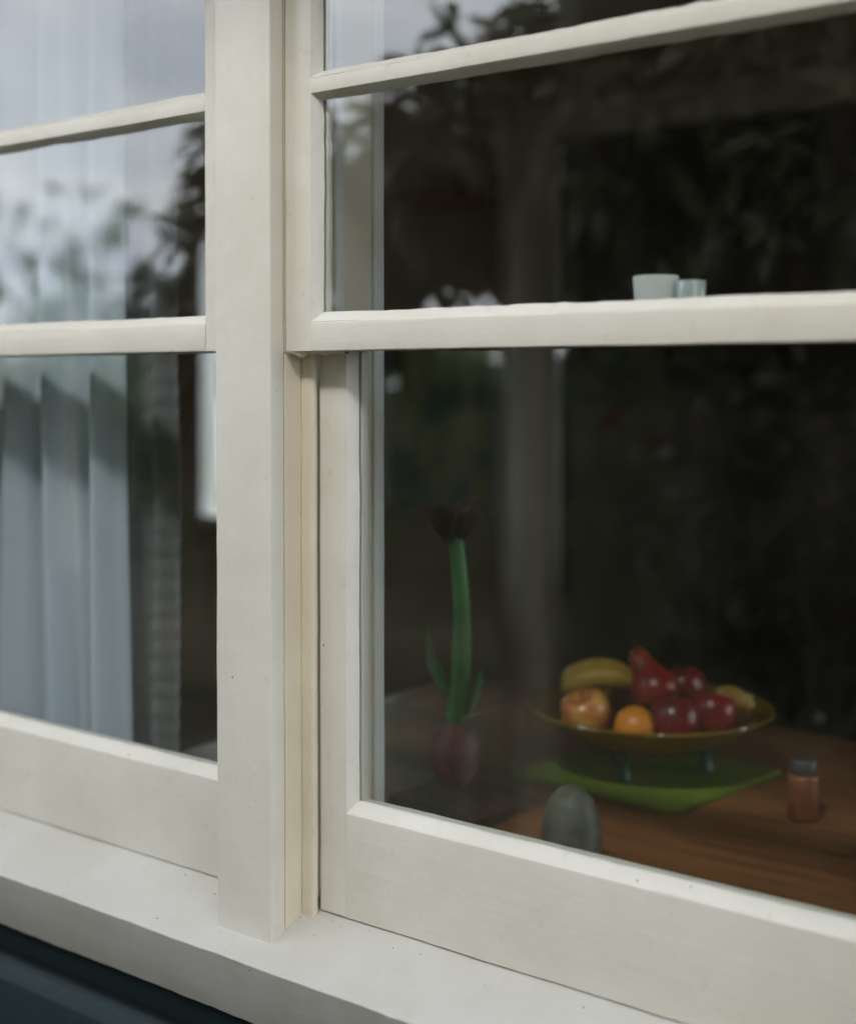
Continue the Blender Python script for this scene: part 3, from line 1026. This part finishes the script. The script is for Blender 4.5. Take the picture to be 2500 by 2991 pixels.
# two small tea-light glasses on the lower sash's meeting rail
M_FROST = clear_glass("frosted_aqua_glass", (.80, .92, .90), .07, .92, (.97, .98, .98))
M_FROST2 = clear_glass("clear_aqua_glass", (.78, .88, .86), .09, .60, (.80, .85, .85))
for nm, cx, cy, rr, hh, mm, lb in (("tea_light_glass", .447, .084, .0225, .0315, M_FROST, "frosted aqua tea light glass on the meeting rail, larger of two"),
                               ("tea_light_glass", .484, .086, .0150, .0255, M_FROST2, "smaller clearer aqua glass on the meeting rail, right of two")):
    e = empty(nm, (cx, cy, 1.6205), lb, "glass")
    lathe("cup", [(0, .0005), (rr * .86, .0005), (rr * .93, .004), (rr, hh), (rr * .95, hh + .0008), (rr * .90, hh - .001), (rr * .84, .006), (0, .005)], (cx, cy, 1.6205), mm, e, 30)

# ------------------------------------------------------------------ garden reflected in the panes
M_BARK = plain("olive_bark", (.24, .215, .15), (.40, .37, .28), 14, .9, (1, 1, .25), .8, .012, .1)
M_LOQ = leaf_mat("loquat_leaf", (.085, .090, .042), (.155, .155, .078), (.26, .25, .15), .5, .24)
M_CAM = leaf_mat("camellia_leaf", (.035, .046, .024), (.11, .118, .065), (.20, .19, .12), .5, .26)
M_LIGHT = leaf_mat("light_green_leaf", (.10, .17, .06), (.17, .25, .10), (.22, .28, .13), .5, .45)
M_HEDGE = leaf_mat("hedge_leaf", (.04, .05, .022), (.08, .092, .04), (.11, .12, .06), .4, .45)
M_PINK = leaf_mat("pink_petal", (.36, .13, .12), (.46, .20, .17), None, .35, .5, 16)


def leaves_mesh(name, base, dirs, length, width, mat, parent, droop=.35, seed=1):
    """one mesh of many leaves: base (n,3), dirs (n,3) unit, arrays of length and width; each leaf a folded, drooping blade"""
    r = np.random.default_rng(seed)
    n = len(base)
    dirs = dirs / (np.linalg.norm(dirs, axis=1, keepdims=True) + 1e-9)
    up = np.tile(np.array([0, 0, 1.0]), (n, 1)) + r.normal(0, .45, (n, 3))
    side = np.cross(dirs, up)
    side /= np.linalg.norm(side, axis=1, keepdims=True) + 1e-9
    nrm = np.cross(side, dirs)
    L, W = length[:, None], width[:, None]
    dz = np.array([0, 0, -1.0])
    rings = []
    for s, w, dr in ((.30, .78, .10), (.68, .92, .42)):
        c = base + dirs * L * s + dz * L * droop * dr
        rings.append((c - side * W * w * .5 + nrm * W * .10, c, c + side * W * w * .5 + nrm * W * .10))
    tip = base + dirs * L + dz * L * droop
    V = np.stack([base, *rings[0], *rings[1], tip], axis=1).reshape(-1, 3)
    F = []
    pat = np.array([[0, 2, 1, -1], [0, 3, 2, -1], [1, 2, 5, 4], [2, 3, 6, 5], [4, 5, 7, -1], [5, 6, 7, -1]])
    me = bpy.data.meshes.new(name)
    idx, starts, tot, pos = [], [], [], 0
    flat = []
    cnt = []
    for q in pat:
        q = q[q >= 0]
        flat.append(q)
        cnt.append(len(q))
    per = np.concatenate(flat)
    all_idx = (np.arange(n)[:, None] * 8 + per[None, :]).ravel()
    counts = np.tile(np.array(cnt), n)
    st = np.concatenate([[0], np.cumsum(counts)[:-1]])
    me.vertices.add(n * 8)
    me.vertices.foreach_set('co', V.astype(np.float32).ravel())
    me.loops.add(len(all_idx))
    me.loops.foreach_set('vertex_index', all_idx.astype(np.int32))
    me.polygons.add(len(counts))
    me.polygons.foreach_set('loop_start', st.astype(np.int32))
    me.update(calc_edges=True)
    o = link(name, me, mat, parent)
    o["kind"] = "stuff"
    return o


def rosettes(centres, outd, per, L, W, r, spread=.95):
    """leaves springing from shoot tips"""
    n = len(centres)
    c = np.repeat(centres, per, axis=0)
    d = np.repeat(outd, per, axis=0) * .75 + r.normal(0, spread, (n * per, 3))
    d /= np.linalg.norm(d, axis=1, keepdims=True)
    ln = r.uniform(.72, 1.15, n * per) * L
    return c + r.normal(0, .012, c.shape), d, ln, ln * (W / L) * r.uniform(.85, 1.15, n * per)


def in_ellipsoid(c, rad, n, r, shell=.55):
    d = r.normal(0, 1, (n, 3))
    d /= np.linalg.norm(d, axis=1, keepdims=True)
    k = (shell + (1 - shell) * r.random(n)[:, None]) if shell else r.random(n)[:, None] ** (1 / 3)
    return np.array(c) + d * np.array(rad) * k, d


def trunk_and_limbs(parent, path, r0, r1, tips, mat, lr=.022, from_frac=.45):
    pts = [Vector(p) for p in path]
    fine = []
    for i in range(len(pts) - 1):
        for k in range(6):
            fine.append(pts[i].lerp(pts[i + 1], k / 6))
    fine.append(pts[-1])
    fine = [p + noise.noise_vector(p * 1.7) * .02 for p in fine]
    n = len(fine)
    tube("trunk", fine, [r0 + (r1 - r0) * i / (n - 1) + (.05 * max(0, 1 - i / 4) * r0 / .1) for i in range(n)], mat, parent, 16, 60, .16)
    for k, t in enumerate(tips):
        s = from_frac + (1 - from_frac) * ((k * .618) % 1)
        a = fine[min(n - 1, int(s * (n - 1)))]
        t = Vector(t)
        P = curve_pts(a, t, (0, 0, .12 * (t - a).length), 8)
        P = [p + noise.noise_vector(p * 3 + Vector((k, 0, 0))) * .03 for p in P]
        rr = max(.012, min(lr, (r0 + (r1 - r0) * s) * .7))
        tube("limb", P, [rr * (1 - .75 * i / 7) for i in range(8)], mat, parent, 8, 60, .1)


def make_tree(name, label, path, r0, r1, blobs, mat, per, L, W, seed, ntips=10, bark=None, spread=.95, droop=.35):
    r = np.random.default_rng(seed)
    t = empty(name, path[0], label, "tree", "garden trees reflected in the panes")
    C, D = [], []
    for (c, rad, n, sh) in blobs:
        a, b = in_ellipsoid(c, rad, n, r, sh)
        C.append(a)
        D.append(b)
    C, D = np.concatenate(C), np.concatenate(D)
    tips = [tuple(C[i]) for i in r.choice(len(C), ntips, replace=False)]
    trunk_and_limbs(t, path, r0, r1, tips, bark or M_BARK)
    b, d, ln, w = rosettes(C, D, per, L, W, r, spread)
    leaves_mesh("crown", b, d, ln, w, mat, t, droop, seed)
    return t


KN = .80


def nearer(p):
    """the near shrubs stand a fifth closer to the window than first laid out"""
    c = (1.143, 1.23, 1.55)
    q = tuple(c[i] + KN * (p[i] - c[i]) for i in range(3))
    return (q[0], q[1], max(q[2], 0.0) if p[2] > 0 else 0.0)


def near_blobs(bl):
    return [(nearer(c), tuple(r * KN for r in rad), n, sh) for (c, rad, n, sh) in bl]


# big-leaved tree whose trunk shows in the right window
make_tree("loquat_tree", "large leaved loquat tree with olive trunk, reflected in the right window",
          [nearer(p) for p in [(-1.74, -2.87, 0), (-1.76, -2.86, .8), (-1.72, -2.88, 1.6), (-1.66, -2.92, 2.3), (-1.5, -3.0, 3.1)]], .084, .04,
          near_blobs([((-1.15, -3.2, 2.75), (1.05, .5, .50), 150, .3), ((-1.35, -3.4, 2.5), (.50, .35, .45), 70, .3), ((-.75, -3.2, 2.25), (.75, .45, .6), 190, .2),
                      ((-2.0, -3.1, 2.2), (.45, .5, .36), 60, .3), ((-2.15, -3.0, 1.95), (.4, .4, .2), 14, .3), ((-1.98, -2.72, 2.35), (.30, .32, .36), 70, .2), ((-2.55, -3.6, 2.3), (.5, .4, .35), 50, .2), ((-2.32, -2.72, 2.1), (.26, .28, .45), 75, .2)])
          + [((-.90, -2.15, 2.10), (.32, .22, .36), 70, .1), ((-.52, -2.35, 2.15), (.36, .22, .42), 80, .1), ((-1.18, -2.10, 2.38), (.28, .22, .24), 40, .1)],
          M_LOQ, 8, .145, .050, 21, 14, droop=.45)
# smaller one, its shoots against the sky in the left window
make_tree("loquat_tree", "small loquat tree with shoots against the sky, reflected in the left window",
          [nearer(p) for p in [(-2.62, -2.32, 0), (-2.60, -2.30, .9), (-2.58, -2.28, 1.7)]], .04, .016,
          near_blobs([((-2.58, -2.30, 1.75), (.30, .34, .56), 105, .2), ((-2.44, -2.30, 2.28), (.18, .2, .26), 16, .5), ((-2.48, -2.45, 1.25), (.4, .4, .6), 60, .3)]),
          M_LOQ, 9, .16, .042, 5, 10, droop=.55)
# camellia with pink flowers
cam_t = make_tree("camellia_bush", "dense dark camellia bush with pink flowers, reflected in the right window",
                  [nearer(p) for p in [(-.70, -3.95, 0), (-.72, -3.93, .9), (-.66, -3.9, 1.8)]], .055, .025,
                  near_blobs([((-.65, -3.95, 1.5), (1.15, .62, 1.45), 520, .62), ((-.1, -3.9, 2.6), (1.0, .6, .9), 260, .5), ((-1.35, -4.2, 1.0), (.7, .5, .85), 200, .5)]),
                  M_CAM, 10, .080, .040, 33, 12)
fr = random.Random(5)
pet_me = None
for k in range(24):
    a = fr.uniform(-1.25, 1.3)
    zf = fr.gauss(1.42, .16) if k < 18 else fr.uniform(1.6, 2.6)
    e = 1 - min(.97, (a / 1.35) ** 2)
    px, py = -.75 + a * .95, -3.95 + .66 * math.sqrt(e) + fr.uniform(-.03, .05)
    if pet_me is None:
        vs, fs = [], []
        for ringi, (nr, rr, zz) in enumerate(((7, .038, .000), (5, .026, .010))):
            for i in range(nr):
                th_ = 2 * math.pi * (i + .5 * ringi) / nr
                dv, sv = Vector((math.cos(th_), math.sin(th_), 0)), Vector((-math.sin(th_), math.cos(th_), 0))
                o0 = len(vs)
                vs += [Vector((0, 0, zz)), dv * rr * .55 - sv * rr * .42 + Vector((0, 0, zz + .006)), dv * rr + Vector((0, 0, zz + .014)), dv * rr * .55 + sv * rr * .42 + Vector((0, 0, zz + .006))]
                fs.append((o0, o0 + 1, o0 + 2, o0 + 3))
        fo = mesh_obj("flower", vs, fs, M_PINK, cam_t, None, False)
        pet_me = fo.data
    else:
        fo = bpy.data.objects.new("flower", pet_me)
        COL.objects.link(fo)
        fo.parent = cam_t
    fo.location = Vector(nearer((px, py, zf))) - cam_t.location
    fo.rotation_euler = (R(-90 + fr.uniform(-35, 25)) * -1, 0, R(fr.uniform(-40, 40)))
    s = fr.uniform(.7, 1.1)
    fo.scale = (s, s, s)


def hedge(name, label, x0, x1, y0, y1, h, n, mat, L, W, seed, topvar=.35):
    r = np.random.default_rng(seed)
    e = empty(name, ((x0 + x1) / 2, (y0 + y1) / 2, 0), label, "hedge")
    # leafy shell: front, back and top
    u = r.random(n)
    x = x0 + (x1 - x0) * u
    hh = h + topvar * np.array([noise.noise(Vector((a * 1.1, seed, 0))) + .5 * noise.noise(Vector((a * 3.3, seed, 2))) for a in x])
    z = hh * np.sqrt(r.random(n))
    side = r.random(n)
    dep = (y1 - y0)
    bulge = .12 * np.array([noise.noise(Vector((a * 1.6, b * 1.6, seed))) for a, b in zip(x, z)])
    y = np.where(side < .6, y1 + bulge + r.normal(0, .07, n), y0 + dep * r.random(n))
    z = np.where(side < .6, z, hh - np.abs(r.normal(0, .12, n)))
    P = np.stack([x, y, z], 1)
    D = np.stack([r.normal(0, .6, n), r.normal(.5, .6, n), r.normal(.35, .5, n)], 1)
    ln = r.uniform(.7, 1.25, n) * L
    leaves_mesh("foliage", P, D, ln, ln * W / L, mat, e, .3, seed)
    # solid inner sheets, added to stop light passing through the hedge
    vs, fs = [], []
    nx, nz = max(6, int((x1 - x0) / .35)), 8
    for yy in (y0 + dep * .25, y1 - dep * .22):
        for i in range(nx + 1):
            a = x0 + (x1 - x0) * i / nx
            ht = h * .93 + topvar * (noise.noise(Vector((a * 1.1, seed, 0))) + .5 * noise.noise(Vector((a * 3.3, seed, 2))))
            for j in range(nz + 1):
                zz = ht * j / nz
                vs.append((a, yy + .10 * noise.noise(Vector((a * 2, zz * 2, yy))), zz))
    m = (nx + 1) * (nz + 1)
    for i in range(nx):
        for j in range(nz):
            a = i * (nz + 1) + j
            fs.append((a, a + 1, a + nz + 2, a + nz + 1))
            fs.append((m + a, m + a + 1, m + a + nz + 2, m + a + nz + 1))
        a = i * (nz + 1) + nz
        fs.append((a, a + nz + 1, m + a + nz + 1, m + a))
    mesh_obj("light_block_core", vs, fs, M_HEDGE, e, 60)
    return e


hedge("tall_hedge", "tall dark hedge behind the camellia, reflected as deep shade in the right window, made taller to block light", -3.2, 9.0, -6.3, -5.2, 7.2, 18000, M_HEDGE, .15, .075, 3, .3)  # height and length extended to block low sky and part of the sun
hedge("low_hedge", "lower pale green hedge at the garden's end, reflected across the curtain", -15, -3.4, -8.6, -7.6, 1.75, 9000, M_LIGHT, .13, .07, 8, .6)
hedge("added_side_hedge", "tall dark side hedge added to block low left sky, at the far left of the reflections", -6.2, -4.15, -2.05, -.9, 5.6, 7000, M_HEDGE, .14, .07, 17, .5)  # added to keep low sky light off undersides and the sill front
make_tree("light_green_tree", "airy light green tree by the low hedge, reflected over the curtain",
          [(-8.4, -6.0, 0), (-8.45, -6.0, 1.3), (-8.35, -6.05, 2.6)], .09, .03,
          [((-8.4, -6.0, 2.6), (1.3, 1.0, .9), 34, .4), ((-7.3, -5.8, 1.7), (.8, .7, .6), 30, .4)], M_LIGHT, 9, .16, .08, 41, 12)

# back garden seen through the back window
hedge("back_garden_bush", "green bush behind the house, seen through the back window", -8.6, -5.2, 6.4, 7.2, 1.75, 2500, M_LIGHT, .12, .06, 61, .4)
M_WFENCE = plain("white_fence_paint", (.62, .62, .60), (.70, .70, .68), 5, .6, bump=.1)
M_RFENCE = plain("red_brown_fence_rail", (.24, .07, .05), (.32, .10, .07), 5, .6, bump=.1)
fe = empty("board_fence", (-6.4, 5.9, 0), "white board fence with red brown rail beyond the back window", "fence")
for k in range(24):
    a = -8.4 + k * .165
    box("board", (a, 5.9, .78), (a + .15, 5.925, 1.36), M_WFENCE, fe, .003)
for k in range(24):
    a = -8.4 + k * .165
    box("board", (a, 5.9, .06), (a + .15, 5.925, .66), M_WFENCE, fe, .003)
box("rail", (-8.42, 5.87, .665), (-4.4, 5.93, .775), M_RFENCE, fe, .004)
for a in (-8.5, -6.4, -4.4):
    box("post", (a, 5.931, .001), (a + .09, 6.02, 1.42), M_WFENCE, fe, .004)
